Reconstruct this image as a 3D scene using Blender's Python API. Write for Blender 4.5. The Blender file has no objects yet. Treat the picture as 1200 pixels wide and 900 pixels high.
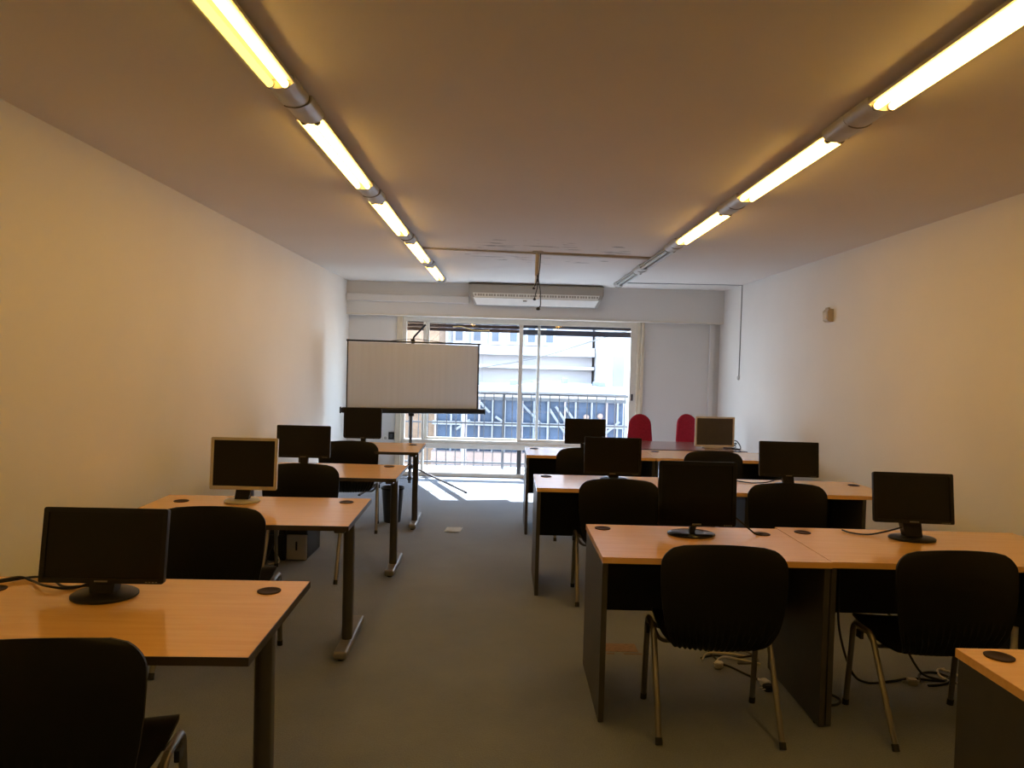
import bpy, bmesh, math, random
from mathutils import Vector, Matrix
random.seed(7)
R = math.radians
sc = bpy.context.scene
COL = sc.collection

# ------------------------------------------------------------------ materials
def new_mat(name):
    m = bpy.data.materials.new(name); m.use_nodes = True
    nt = m.node_tree; nt.nodes.clear()
    out = nt.nodes.new('ShaderNodeOutputMaterial')
    b = nt.nodes.new('ShaderNodeBsdfPrincipled')
    nt.links.new(b.outputs[0], out.inputs[0])
    return m, nt, b, out

def pmat(name, col, rough=0.5, metal=0.0, spec=0.5, var=0.08, scale=12.0, bump=0.0, bscale=200.0, stretch=None):
    """procedural: base colour mottled by noise, optional fine bump"""
    m, nt, b, out = new_mat(name)
    tc = nt.nodes.new('ShaderNodeTexCoord')
    mp = nt.nodes.new('ShaderNodeMapping')
    if stretch: mp.inputs['Scale'].default_value = stretch
    nt.links.new(tc.outputs['Object'], mp.inputs[0])
    n = nt.nodes.new('ShaderNodeTexNoise'); n.inputs['Scale'].default_value = scale; n.inputs['Detail'].default_value = 5
    nt.links.new(mp.outputs[0], n.inputs['Vector'])
    cr = nt.nodes.new('ShaderNodeValToRGB')
    cr.color_ramp.elements[0].position = .3; cr.color_ramp.elements[1].position = .7
    cr.color_ramp.elements[0].color = (*[max(0, c*(1-var)) for c in col], 1)
    cr.color_ramp.elements[1].color = (*[min(1, c*(1+var)) for c in col], 1)
    nt.links.new(n.outputs['Fac'], cr.inputs[0]); nt.links.new(cr.outputs[0], b.inputs['Base Color'])
    b.inputs['Roughness'].default_value = rough; b.inputs['Metallic'].default_value = metal
    b.inputs['Specular IOR Level'].default_value = spec
    if bump:
        n2 = nt.nodes.new('ShaderNodeTexNoise'); n2.inputs['Scale'].default_value = bscale; n2.inputs['Detail'].default_value = 3
        nt.links.new(mp.outputs[0], n2.inputs['Vector'])
        bp = nt.nodes.new('ShaderNodeBump'); bp.inputs['Strength'].default_value = bump; bp.inputs['Distance'].default_value = .005
        nt.links.new(n2.outputs['Fac'], bp.inputs['Height']); nt.links.new(bp.outputs[0], b.inputs['Normal'])
    return m

def wood_mat(name, c1, c2, rough, scale=3.0):
    m, nt, b, out = new_mat(name)
    tc = nt.nodes.new('ShaderNodeTexCoord'); mp = nt.nodes.new('ShaderNodeMapping')
    mp.inputs['Scale'].default_value = (1.0, 14.0, 14.0)
    nt.links.new(tc.outputs['Object'], mp.inputs[0])
    n = nt.nodes.new('ShaderNodeTexNoise'); n.inputs['Scale'].default_value = scale; n.inputs['Detail'].default_value = 8; n.inputs['Distortion'].default_value = .6
    nt.links.new(mp.outputs[0], n.inputs['Vector'])
    cr = nt.nodes.new('ShaderNodeValToRGB')
    cr.color_ramp.elements[0].position = .3; cr.color_ramp.elements[1].position = .7
    cr.color_ramp.elements[0].color = (*c1, 1); cr.color_ramp.elements[1].color = (*c2, 1)
    nt.links.new(n.outputs['Fac'], cr.inputs[0]); nt.links.new(cr.outputs[0], b.inputs['Base Color'])
    b.inputs['Roughness'].default_value = rough
    b.inputs['Coat Weight'].default_value = .5; b.inputs['Coat Roughness'].default_value = .14
    return m

def emit_mat(name, col, s):
    m = bpy.data.materials.new(name); m.use_nodes = True
    nt = m.node_tree; nt.nodes.clear()
    out = nt.nodes.new('ShaderNodeOutputMaterial'); e = nt.nodes.new('ShaderNodeEmission')
    e.inputs[0].default_value = (*col, 1); e.inputs[1].default_value = s
    nt.links.new(e.outputs[0], out.inputs[0]); return m

def glass_mat(name, tint=(.96, .98, 1)):
    m = bpy.data.materials.new(name); m.use_nodes = True
    nt = m.node_tree; nt.nodes.clear()
    out = nt.nodes.new('ShaderNodeOutputMaterial')
    t = nt.nodes.new('ShaderNodeBsdfTransparent'); t.inputs[0].default_value = (*tint, 1)
    g = nt.nodes.new('ShaderNodeBsdfGlossy'); g.inputs['Roughness'].default_value = .03
    mx = nt.nodes.new('ShaderNodeMixShader'); mx.inputs[0].default_value = .05
    nt.links.new(t.outputs[0], mx.inputs[1]); nt.links.new(g.outputs[0], mx.inputs[2])
    nt.links.new(mx.outputs[0], out.inputs[0]); return m

def ceiling_mat():
    m, nt, b, out = new_mat('ceiling_paint')
    tc = nt.nodes.new('ShaderNodeTexCoord')
    n = nt.nodes.new('ShaderNodeTexNoise'); n.inputs['Scale'].default_value = 1.1; n.inputs['Detail'].default_value = 4
    nt.links.new(tc.outputs['Object'], n.inputs['Vector'])
    cr = nt.nodes.new('ShaderNodeValToRGB')
    cr.color_ramp.elements[0].color = (.75, .70, .645, 1); cr.color_ramp.elements[1].color = (.82, .77, .71, 1)
    nt.links.new(n.outputs['Fac'], cr.inputs[0])
    # peeling stain patches along the conduit (x 0..1.2, y 6.6..7.2)
    mp = nt.nodes.new('ShaderNodeMapping'); mp.inputs['Scale'].default_value = (2.2, 9, 1)
    nt.links.new(tc.outputs['Object'], mp.inputs[0])
    n2 = nt.nodes.new('ShaderNodeTexNoise'); n2.inputs['Scale'].default_value = 1.6; n2.inputs['Detail'].default_value = 6
    nt.links.new(mp.outputs[0], n2.inputs['Vector'])
    st = nt.nodes.new('ShaderNodeValToRGB'); st.color_ramp.elements[0].position = .60; st.color_ramp.elements[1].position = .63
    nt.links.new(n2.outputs['Fac'], st.inputs[0])
    sp = nt.nodes.new('ShaderNodeVectorMath'); sp.operation = 'DISTANCE'; sp.inputs[1].default_value = (.35, 6.85, 2.615)
    nt.links.new(tc.outputs['Object'], sp.inputs[0])
    near = nt.nodes.new('ShaderNodeMath'); near.operation = 'LESS_THAN'; near.inputs[1].default_value = .8
    nt.links.new(sp.outputs['Value'], near.inputs[0])
    mu = nt.nodes.new('ShaderNodeMath'); mu.operation = 'MULTIPLY'
    nt.links.new(st.outputs[0], mu.inputs[0]); nt.links.new(near.outputs[0], mu.inputs[1])
    mx = nt.nodes.new('ShaderNodeMix'); mx.data_type = 'RGBA'
    nt.links.new(mu.outputs[0], mx.inputs[0]); nt.links.new(cr.outputs[0], mx.inputs[6]); mx.inputs[7].default_value = (.42, .39, .35, 1)
    nt.links.new(mx.outputs[2], b.inputs['Base Color']); b.inputs['Roughness'].default_value = .8
    b.inputs['Specular IOR Level'].default_value = .2
    return m

def carpet_mat():
    m, nt, b, out = new_mat('carpet')
    tc = nt.nodes.new('ShaderNodeTexCoord')
    n = nt.nodes.new('ShaderNodeTexNoise'); n.inputs['Scale'].default_value = 1.3; n.inputs['Detail'].default_value = 9; n.inputs['Roughness'].default_value = .65
    nt.links.new(tc.outputs['Object'], n.inputs['Vector'])
    cr = nt.nodes.new('ShaderNodeValToRGB')
    cr.color_ramp.elements[0].position = .3; cr.color_ramp.elements[1].position = .72
    cr.color_ramp.elements[0].color = (.143, .165, .200, 1); cr.color_ramp.elements[1].color = (.197, .222, .262, 1)
    nt.links.new(n.outputs['Fac'], cr.inputs[0])
    f = nt.nodes.new('ShaderNodeTexNoise'); f.inputs['Scale'].default_value = 180; f.inputs['Detail'].default_value = 2
    nt.links.new(tc.outputs['Object'], f.inputs['Vector'])
    fr = nt.nodes.new('ShaderNodeValToRGB'); fr.color_ramp.elements[0].color = (.7, .7, .7, 1); fr.color_ramp.elements[1].color = (1.25, 1.25, 1.25, 1)
    nt.links.new(f.outputs['Fac'], fr.inputs[0])
    mx = nt.nodes.new('ShaderNodeMix'); mx.data_type = 'RGBA'; mx.blend_type = 'MULTIPLY'; mx.inputs[0].default_value = 1
    nt.links.new(cr.outputs[0], mx.inputs[6]); nt.links.new(fr.outputs[0], mx.inputs[7])
    nt.links.new(mx.outputs[2], b.inputs['Base Color'])
    b.inputs['Roughness'].default_value = .80; b.inputs['Specular IOR Level'].default_value = .35; b.inputs['Sheen Weight'].default_value = .35; b.inputs['Sheen Roughness'].default_value = .35
    bp = nt.nodes.new('ShaderNodeBump'); bp.inputs['Strength'].default_value = .5; bp.inputs['Distance'].default_value = .006
    nt.links.new(f.outputs['Fac'], bp.inputs['Height']); nt.links.new(bp.outputs[0], b.inputs['Normal'])
    return m

M = {}
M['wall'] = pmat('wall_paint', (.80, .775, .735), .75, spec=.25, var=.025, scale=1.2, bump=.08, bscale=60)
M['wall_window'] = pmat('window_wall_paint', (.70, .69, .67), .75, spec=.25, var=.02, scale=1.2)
M['ceiling'] = ceiling_mat()
M['carpet'] = carpet_mat()
M['beech'] = wood_mat('beech_laminate', (.80, .455, .150), (.87, .52, .185), .22)
M['beech_dark'] = wood_mat('mahogany_laminate', (.19, .07, .055), (.25, .095, .07), .22)
M['dark_edge'] = pmat('dark_edge_band', (.045, .033, .026), .45)
M['mahogany_edge'] = pmat('mahogany_edge_band', (.035, .016, .015), .4)
M['graphite'] = pmat('graphite_laminate', (.050, .047, .046), .45, var=.1)
M['panel_black'] = pmat('black_modesty_panel', (.006, .0055, .006), .5, spec=.3)
M['desk_metal'] = pmat('desk_leg_paint', (.085, .08, .078), .33, metal=.55)
M['foot_metal'] = pmat('desk_foot_paint', (.26, .25, .24), .35, metal=.5)
M['chair_plastic'] = pmat('chair_shell_plastic', (.0035, .0033, .0033), .48, spec=.28, var=.15, scale=30, bump=.03, bscale=400)
M['chair_metal'] = pmat('chair_leg_metal', (.20, .19, .18), .33, metal=.75)
M['rubber'] = pmat('black_rubber', (.012, .012, .012), .7)
M['grommet'] = pmat('grommet_cap', (.035, .018, .012), .6, spec=.2)
M['red'] = pmat('red_upholstery', (.34, .018, .040), .85, spec=.2, var=.15, scale=60, bump=.2, bscale=300)
M['plastic_black'] = pmat('black_plastic', (.008, .0075, .0075), .4, spec=.35, var=.1)
M['plastic_gloss'] = pmat('gloss_black_plastic', (.006, .006, .0065), .14, spec=.4, var=.1)
M['screen'] = pmat('lcd_panel', (.006, .0055, .0055), .35, spec=.3, var=.05)
M['screen_gloss'] = pmat('lcd_panel_gloss', (.004, .004, .0045), .2, spec=.3, var=.05)
M['screen_pale'] = pmat('lcd_panel_painted_reflection', (.060, .050, .040), .42, var=.08)  # brown-grey reflection on the panel put into its base colour
M['silver'] = pmat('silver_plastic', (.46, .44, .40), .4, metal=.15)
M['beige'] = pmat('beige_plastic', (.62, .55, .44), .5)
M['white_plastic'] = pmat('white_plastic', (.74, .72, .68), .4)
M['mark'] = pmat('pale_marking', (.20, .19, .18), .5)
M['frame_white'] = pmat('window_frame_paint', (.72, .68, .60), .45, var=.04)
M['guide_beige'] = pmat('shutter_guide_paint', (.66, .58, .44), .5, var=.05)
M['shutter'] = pmat('shutter_slats_brown', (.10, .06, .05), .6, var=.15, scale=8, stretch=(1, 1, 20))
M['shutter_blue'] = pmat('shutter_slats_grey', (.07, .075, .10), .6, var=.15, scale=8, stretch=(1, 1, 20))
M['glass'] = glass_mat('window_glass')
M['tube'] = emit_mat('fluorescent_tube', (1, .560, .115), 21.0)
M['tube_dim'] = emit_mat('fluorescent_tube_ageing', (1, .68, .13), 3.0)
M['tube_off'] = pmat('fluorescent_tube_off', (.55, .55, .52), .3)
M['fixture'] = pmat('fixture_enamel', (.55, .53, .49), .35)
M['fixture_cover'] = pmat('fixture_end_cover', (.50, .48, .44), .32)
M['cap_metal'] = pmat('tube_cap', (.25, .22, .16), .4, metal=.7)
M['conduit'] = pmat('conduit_painted', (.48, .43, .37), .6)
M['ac_body'] = pmat('ac_body', (.37, .345, .30), .5, var=.03)
M['ac_lip'] = pmat('ac_louvre_white', (.82, .80, .74), .35, var=.03)
M['ac_dark'] = pmat('ac_slot_dark', (.10, .09, .08), .6)
M['screen_fabric'] = pmat('projector_screen_fabric', (.60, .615, .635), .9, spec=.1, var=.03, scale=3, stretch=(8, 8, .3))
M['case_black'] = pmat('black_case', (.012, .012, .014), .35)
M['tripod'] = pmat('tripod_metal', (.13, .13, .135), .35, metal=.5)
M['cable_black'] = pmat('black_cable', (.010, .010, .010), .5)
M['cable_white'] = pmat('white_cable', (.62, .58, .50), .5)
M['cable_grey'] = pmat('grey_cable', (.14, .13, .12), .5)
M['bin'] = pmat('dark_bin_plastic', (.018, .020, .026), .35)
M['paper'] = pmat('paper', (.80, .84, .90), .7, var=.15, scale=40)
M['red_tape'] = pmat('worn_red_sticker', (.21, .135, .105), .85, var=.4, scale=45, stretch=(1, 3, 1))
M['silver_front'] = pmat('tower_silver_front', (.42, .41, .40), .35, metal=.2)
M['sensor'] = pmat('sensor_plastic', (.50, .43, .32), .5)
# outside
M['facade_pale'] = pmat('facade_pale_stone', (.72, .69, .68), .8, var=.06, scale=.8)
M['facade_pink'] = pmat('facade_pinkish_render', (.46, .425, .42), .8, var=.06, scale=.8)
M['facade_brick'] = pmat('facade_brick', (.27, .165, .10), .8, var=.2, scale=6)
M['ext_blue'] = pmat('blue_cladding', (.030, .052, .095), .6, var=.2, scale=1.5, stretch=(1, 1, .3))
M['ext_blue_dark'] = pmat('dark_blue_glazing', (.03, .045, .075), .4, var=.2, scale=2)
M['facade_bluish'] = pmat('bluish_render', (.20, .22, .245), .8, var=.25, scale=3)
M['ext_white'] = pmat('white_steelwork', (.20, .205, .22), .5)
M['ext_window'] = pmat('facade_window', (.13, .15, .19), .35, var=.2, scale=2)
M['ext_roof'] = pmat('pale_roof', (.30, .30, .30), .7, var=.12, scale=1)
M['terracotta'] = pmat('terracotta_ledge', (.27, .185, .15), .8, var=.12, scale=2)
M['rail_metal'] = pmat('railing_metal', (.07, .075, .085), .5, metal=.2)
M['concrete'] = pmat('balcony_concrete', (.40, .40, .40), .85, var=.1, scale=4)
M['asphalt'] = pmat('street_asphalt', (.10, .10, .105), .9, var=.1, scale=2)
M['pole_white'] = pmat('weathered_pole', (.27, .22, .21), .6, var=.1)

# ------------------------------------------------------------------ mesh helpers
def obj(name, bm, mat, parent=None, smooth=False, loc=None, rot=None):
    me = bpy.data.meshes.new(name)
    bmesh.ops.recalc_face_normals(bm, faces=bm.faces[:])
    bm.to_mesh(me); bm.free()
    if smooth:
        for p in me.polygons: p.use_smooth = True
        try: me.set_sharp_from_angle(angle=R(40))
        except Exception: pass
    me.materials.append(M[mat] if isinstance(mat, str) else mat)
    o = bpy.data.objects.new(name, me); COL.objects.link(o)
    if parent: o.parent = parent
    if loc: o.location = loc
    if rot: o.rotation_euler = rot
    return o

def box(bm, x0, x1, y0, y1, z0, z1, bevel=0.0, seg=2, mtx=None):
    vs = [bm.verts.new((x, y, z)) for x in (x0, x1) for y in (y0, y1) for z in (z0, z1)]
    idx = [(0, 1, 3, 2), (4, 6, 7, 5), (0, 4, 5, 1), (2, 3, 7, 6), (0, 2, 6, 4), (1, 5, 7, 3)]
    fs = [bm.faces.new([vs[i] for i in f]) for f in idx]
    geo = vs
    if bevel:
        es = list({e for f in fs for e in f.edges})
        r = bmesh.ops.bevel(bm, geom=es, offset=bevel, segments=seg, affect='EDGES', profile=.5)
        geo = list({v for v in r['verts']} | {v for v in vs if v.is_valid})
    if mtx is not None:
        bmesh.ops.transform(bm, matrix=mtx, verts=geo)
    return bm

def B(*a, **k):
    return box(bmesh.new(), *a, **k)

def tube(bm, pts, r, n=10, caps=True, oval=1.0):
    """swept tube along points; r may be a list"""
    pts = [Vector(p) for p in pts]; rings = []
    rs = r if isinstance(r, (list, tuple)) else [r]*len(pts)
    prev = None
    for i, p in enumerate(pts):
        if i == 0: t = pts[1]-p
        elif i == len(pts)-1: t = p-pts[-2]
        else: t = (pts[i+1]-p).normalized()+(p-pts[i-1]).normalized()
        t.normalize()
        if prev is None:
            u = t.cross(Vector((0, 0, 1)))
            if u.length < 1e-3: u = t.cross(Vector((0, 1, 0)))
        else:
            u = prev - t*prev.dot(t)
        u.normalize(); prev = u; v = t.cross(u)
        rings.append([bm.verts.new(p+u*math.cos(2*math.pi*k/n)*rs[i]*oval+v*math.sin(2*math.pi*k/n)*rs[i]) for k in range(n)])
    for a, b in zip(rings, rings[1:]):
        for k in range(n):
            bm.faces.new((a[k], a[(k+1) % n], b[(k+1) % n], b[k]))
    if caps:
        bm.faces.new(rings[0][::-1]); bm.faces.new(rings[-1])
    return bm

def T(*a, **k):
    return tube(bmesh.new(), *a, **k)

def smooth_path(pts, n=6):
    """Catmull-Rom through points"""
    P = [Vector(p) for p in pts]; P = [P[0]*2-P[1]]+P+[P[-1]*2-P[-2]]; out = []
    for i in range(1, len(P)-2):
        for k in range(n):
            t = k/n
            out.append(.5*((2*P[i])+(P[i+1]-P[i-1])*t+(2*P[i-1]-5*P[i]+4*P[i+1]-P[i+2])*t*t+(3*P[i]-P[i-1]-3*P[i+1]+P[i+2])*t**3))
    out.append(P[-2]); return out

def fillet(pts, r, n=5):
    P = [Vector(p) for p in pts]; out = [P[0]]
    for i in range(1, len(P)-1):
        a = (P[i-1]-P[i]); b = (P[i+1]-P[i]); d = min(r, a.length*.49, b.length*.49)
        A = P[i]+a.normalized()*d; C = P[i]+b.normalized()*d
        for k in range(n+1):
            t = k/n; out.append(A*(1-t)**2+P[i]*2*t*(1-t)+C*t*t)
    out.append(P[-1]); return out

def lathe(bm, prof, n=32, cx=0, cy=0, sx=1.0, sy=1.0):
    """prof: list of (r,z)"""
    rings = []
    for r, z in prof:
        if r < 1e-5: rings.append([bm.verts.new((cx, cy, z))])
        else: rings.append([bm.verts.new((cx+r*sx*math.cos(2*math.pi*k/n), cy+r*sy*math.sin(2*math.pi*k/n), z)) for k in range(n)])
    for a, b in zip(rings, rings[1:]):
        for k in range(n):
            va = a[k % len(a)]; vb = a[(k+1) % len(a)]; vc = b[(k+1) % len(b)]; vd = b[k % len(b)]
            f = [];
            for v in (va, vb, vc, vd):
                if v not in f: f.append(v)
            if len(f) >= 3: bm.faces.new(f)
    if len(rings[0]) > 1: bm.faces.new(rings[0][::-1])
    if len(rings[-1]) > 1: bm.faces.new(rings[-1])
    return bm

def prism(bm, poly, axis, a, b):
    """extrude 2-D polygon. axis 'x': poly=(y,z); 'y': poly=(x,z); 'z': poly=(x,y)"""
    def mk(p, t):
        return {'x': (t, p[0], p[1]), 'y': (p[0], t, p[1]), 'z': (p[0], p[1], t)}[axis]
    A = [bm.verts.new(mk(p, a)) for p in poly]; C = [bm.verts.new(mk(p, b)) for p in poly]
    n = len(poly)
    for i in range(n): bm.faces.new((A[i], A[(i+1) % n], C[(i+1) % n], C[i]))
    bm.faces.new(A[::-1]); bm.faces.new(C)
    return bm

def rrect(w, h, r, n=5, cx=0, cy=0):
    pts = []
    for (sx, sy, a0) in ((1, 1, 0), (-1, 1, 90), (-1, -1, 180), (1, -1, 270)):
        for k in range(n+1):
            a = R(a0+90*k/n); pts.append((cx+sx*(w/2-r)+r*math.cos(a), cy+sy*(h/2-r)+r*math.sin(a)))
    return pts

def ring_prism(bm, outer, inner, axis, a, b):
    def mk(p, t):
        return {'x': (t, p[0], p[1]), 'y': (p[0], t, p[1]), 'z': (p[0], p[1], t)}[axis]
    L = [[bm.verts.new(mk(p, t)) for p in poly] for poly, t in ((outer, a), (outer, b), (inner, b), (inner, a))]
    n = len(outer)
    for q in range(4):
        A, C = L[q], L[(q+1) % 4]
        for i in range(n): bm.faces.new((A[i], A[(i+1) % n], C[(i+1) % n], C[i]))
    return bm

def thing(name, label, cat, loc=(0, 0, 0), rz=0.0, group=None):
    o = bpy.data.objects.new(name, None); COL.objects.link(o)
    o.empty_display_size = .1
    o.location = loc; o.rotation_euler = (0, 0, rz); o['label'] = label; o['category'] = cat
    if group: o['group'] = group
    return o

def tag(o, label, cat, group=None):
    o['label'] = label; o['category'] = cat
    if group: o['group'] = group
    return o

def struct(o):
    o['kind'] = 'structure'; return o

def kids(o):
    return [c for c in bpy.data.objects if c.parent == o]

def copy_tree(o, parent=None):
    c = o.copy(); COL.objects.link(c)
    if parent: c.parent = parent
    for ch in kids(o): copy_tree(ch, c)
    return c

def dup(root, loc, rz, label, group=None):
    r = copy_tree(root); r.location = loc; r.rotation_euler = (0, 0, rz); r['label'] = label
    if group: r['group'] = group
    return r

# ------------------------------------------------------------------ the room
XL, XR, ZC = -2.134, 2.924, 2.615
YB, YW, YF = 9.74, 9.90, -2.2        # beam face, window wall face, wall behind the camera
struct(obj('floor', B(XL-.15, XR+.15, YF-.15, YW+.35, -.12, 0), 'carpet'))
struct(obj('ceiling', B(XL-.15, XR+.15, YF-.15, YW+.35, ZC, ZC+.15), 'ceiling'))
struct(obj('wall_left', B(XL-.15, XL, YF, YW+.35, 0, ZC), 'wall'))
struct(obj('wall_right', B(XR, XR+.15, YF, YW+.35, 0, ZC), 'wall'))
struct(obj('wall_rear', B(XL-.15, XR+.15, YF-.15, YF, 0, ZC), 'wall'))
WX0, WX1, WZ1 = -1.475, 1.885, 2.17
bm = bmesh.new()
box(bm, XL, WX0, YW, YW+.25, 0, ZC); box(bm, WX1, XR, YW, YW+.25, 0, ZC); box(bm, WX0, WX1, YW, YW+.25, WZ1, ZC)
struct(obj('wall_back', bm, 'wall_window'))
# beam that boxes in the roller shutter, with its bright lower edge
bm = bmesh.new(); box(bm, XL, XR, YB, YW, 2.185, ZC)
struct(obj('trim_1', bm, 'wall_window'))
struct(obj('trim_2', B(XL, XR, YB-.012, YW, 2.165, 2.185, .004), 'frame_white'))
struct(obj('trim_3', B(XL, -.50, YB-.055, YB, 2.345, 2.445, .012), 'wall_window'))
struct(obj('trim_4', B(2.78, 2.845, YW-.05, YW, 0, 2.165, .006), 'wall_window'))

# ------------------------------------------------------------------ window
win = bpy.data.objects.new('window_1', None); COL.objects.link(win); win.location = (0, 0, 0); struct(win)
def wpart(name, bm, mat, smooth=False, parent=None):
    return obj(name, bm, mat, parent or win, smooth)
def wx(x): return x*.9802
FY0, FY1 = YW-.01, YW+.07
zt, zb = 2.17, .02
# outer frame
bm = bmesh.new()
box(bm, WX0+.075, WX0+.125, FY0, FY1, .05, 2.105); box(bm, WX1-.155, WX1-.09, FY0, FY1, .05, 2.105)
box(bm, WX0+.077, WX1-.09, FY0, FY1, 2.105, zt); box(bm, WX0, WX1, FY0-.02, FY1, 0, .05)
wpart('outer_frame', bm, 'frame_white')
bm = bmesh.new(); box(bm, WX0, WX0+.075, FY0-.03, FY1-.02, .0, zt, .006); wpart('shutter_guide', bm, 'guide_beige')
bm = bmesh.new(); box(bm, WX1-.088, WX1-.048, FY0-.03, FY1-.02, .0, zt, .006); box(bm, WX1-.04, WX1, FY0-.045, FY1-.02, 0, zt, .006); wpart('shutter_guide', bm, 'guide_beige')
# transom
bm = bmesh.new(); box(bm, WX0+.1, WX1-.1, FY0-.03, FY1, .385, .455, .004); box(bm, WX0+.1, WX1-.1, FY0-.015, FY1, .455, .50, .003); wpart('transom', bm, 'frame_white')
# fixed left mullion
bm = bmesh.new(); box(bm, wx(-1.14), wx(-1.107), FY0-.01, FY1, .05, 2.11, .004); wpart('mullion', bm, 'frame_white')
# lower mullions under the transom
for x in (wx(.20), wx(1.0)):
    wpart('mullion', B(x, x+.06, FY0, FY1, .05, .39, .004), 'desk_metal' if x < .5 else 'frame_white')
# two sliding sashes
def sash(x0, x1, y, stile):
    bm = bmesh.new()
    box(bm, x0, x0+stile, y, y+.03, .49, 2.112, .003); box(bm, x1-stile, x1, y, y+.03, .49, 2.112, .003)
    box(bm, x0+stile, x1-stile, y+.001, y+.029, .49, .53, .003); box(bm, x0+stile, x1-stile, y+.001, y+.029, 2.092, 2.112, .003)
    s = wpart('sliding_sash', bm, 'frame_white')
    obj('glass_pane', B(x0+stile, x1-stile, y+.012, y+.018, .53, 2.092), 'glass', s)
    return s
sash(wx(-1.105), wx(.487), FY0+.045, .040)
s2 = sash(wx(.189), wx(1.80), FY0+.005, .055)
obj('sash_latch', B(wx(1.765), wx(1.795), FY0-.012, FY0+.006, 1.10, 1.19, .005), 'desk_metal', s2)
wpart('glass_pane', B(wx(-1.37), wx(-1.13), FY0+.03, FY0+.036, .49, 2.105), 'glass')
bm = bmesh.new(); box(bm, WX0+.12, WX1-.15, FY0+.03, FY0+.036, .05, .39); wpart('glass_pane', bm, 'glass')
# partly lowered shutter outside the glass
bm = bmesh.new()
for k in range(4): box(bm, WX0+.10, wx(.20), FY1+.02, FY1+.035, 1.985+.05*k, 2.032+.05*k, .004)
wpart('roller_shutter', bm, 'shutter')
bm = bmesh.new()
box(bm, wx(.215), WX1-.10, FY1+.02, FY1+.035, 1.962, 2.035, .004); box(bm, wx(.215), WX1-.10, FY1+.02, FY1+.035, 2.055, 2.13, .004)
wpart('roller_shutter', bm, 'shutter_blue')
# shutter strap at the right guide
wpart('shutter_strap', T(smooth_path([(WX1-.045, FY0-.05, 1.25), (WX1-.05, FY0-.055, .95), (WX1-.06, FY0-.06, .83), (WX1-.035, FY0-.06, .80), (WX1-.03, FY0-.05, .95)], 5), .007, 6), 'guide_beige', True)
# yellow cord hanging across the shutter
wpart('loose_cord', T(smooth_path([(-.72, FY0-.015, 2.04), (-.60, FY0-.015, 2.045), (-.45, FY0-.015, 2.005), (-.33, FY0-.015, 2.0), (-.22, FY0-.015, 2.005)], 5), .007, 6), pmat('yellow_cord', (.75, .55, .22), .6), True)

# ------------------------------------------------------------------ outside
struct(obj('trim_5', B(-3.2, 3.6, YW+.25, 11.05, -.20, -.02), 'concrete'))     # balcony slab
rail = thing('balcony_railing', 'dark metal balcony railing of thin upright bars outside the window', 'railing', (0, 10.85, -.02))
obj('top_rail', B(-3.1, 3.5, -.02, .02, 1.115, 1.145, .004), 'rail_metal', rail)
obj('middle_rail', B(-3.1, 3.5, -.008, .008, .665, .69), 'rail_metal', rail)
obj('bottom_rail', B(-3.1, 3.5, -.012, .012, .07, .095), 'rail_metal', rail)
for k in range(48):
    obj('baluster', B(-3.09+k*.14-.0065, -3.09+k*.14+.0065, -.0065, .0065, 0, 1.115), 'rail_metal', rail)
for x in (-2.4, .0, 2.4):
    obj('post', B(x-.02, x+.02, -.02, .02, 0, 1.12, .003), 'rail_metal', rail)

GZ = -6.0
struct(obj('ground', B(-30, 30, 11.3, 60, GZ-.2, GZ), 'asphalt'))
ob = thing('pale_building', 'pale stone building across the street with tall narrow upper windows', 'building', (0, 25, GZ))
bm = bmesh.new(); box(bm, -9, 3.0, 0, 8, 0, 14); obj('facade', bm, 'facade_pink', ob)
bm = bmesh.new(); box(bm, -9.05, 3.05, -.35, 0, 7.85, 8.05); box(bm, -9.05, 3.05, -.2, 0, 8.05, 8.15); box(bm, -9.05, 3.05, -.25, 0, 7.40, 7.50); box(bm, -9.05, 3.05, -.15, 0, 9.9, 10.1); obj('cornice', bm, 'facade_pale', ob)
for k in range(11):
    x = -4.9+k*.62
    f = obj('window', B(x, x+.42, -.10, .02, 8.2, 9.75), 'facade_pale', ob)
    obj('pane', B(x+.09, x+.33, -.12, -.09, 8.3, 9.65), 'ext_window', f)
for k in range(4):
    x = -4.2+k*1.9
    f = obj('window', B(x, x+.6, -.08, .02, 5.6, 6.9), 'facade_pale', ob)
    obj('pane', B(x+.08, x+.52, -.10, -.07, 5.7, 6.8), 'facade_pink', f)
ob = thing('tower_block', 'white pilastered tower block across the street, right of the pale building', 'building', (3.1, 23.6, GZ))
bm = bmesh.new(); box(bm, 0, 8, 0, 8, 0, 16); obj('facade', bm, 'facade_pale', ob)
for k in range(8):
    obj('pilaster', B(-.05+k*.95, .30+k*.95, -.28, 0, 0, 16), 'facade_pale', ob)
for k in range(7):
    for z in (6.9, 8.6, 10.3):
        obj('window', B(.42+k*.95, .78+k*.95, -.03, .02, z, z+1.0), 'ext_roof', ob)
ob = thing('brick_building', 'ochre brick building at the far left edge of the window view', 'building', (-4.2, 21.9, GZ))
bm = bmesh.new(); box(bm, -3.2, 2.2, 0, 2.4, 0, 9.6); obj('wall', bm, 'facade_brick', ob)
for z in (.8, 3.2, 5.4, 7.4):
    for x in (-2.6, -1.1, .3):
        f = obj('window', B(x, x+.85, -.06, .02, z, z+1.35), 'facade_pale', ob)
        obj('pane', B(x+.08, x+.77, -.08, -.05, z+.08, z+1.27), 'ext_window', f)
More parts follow.
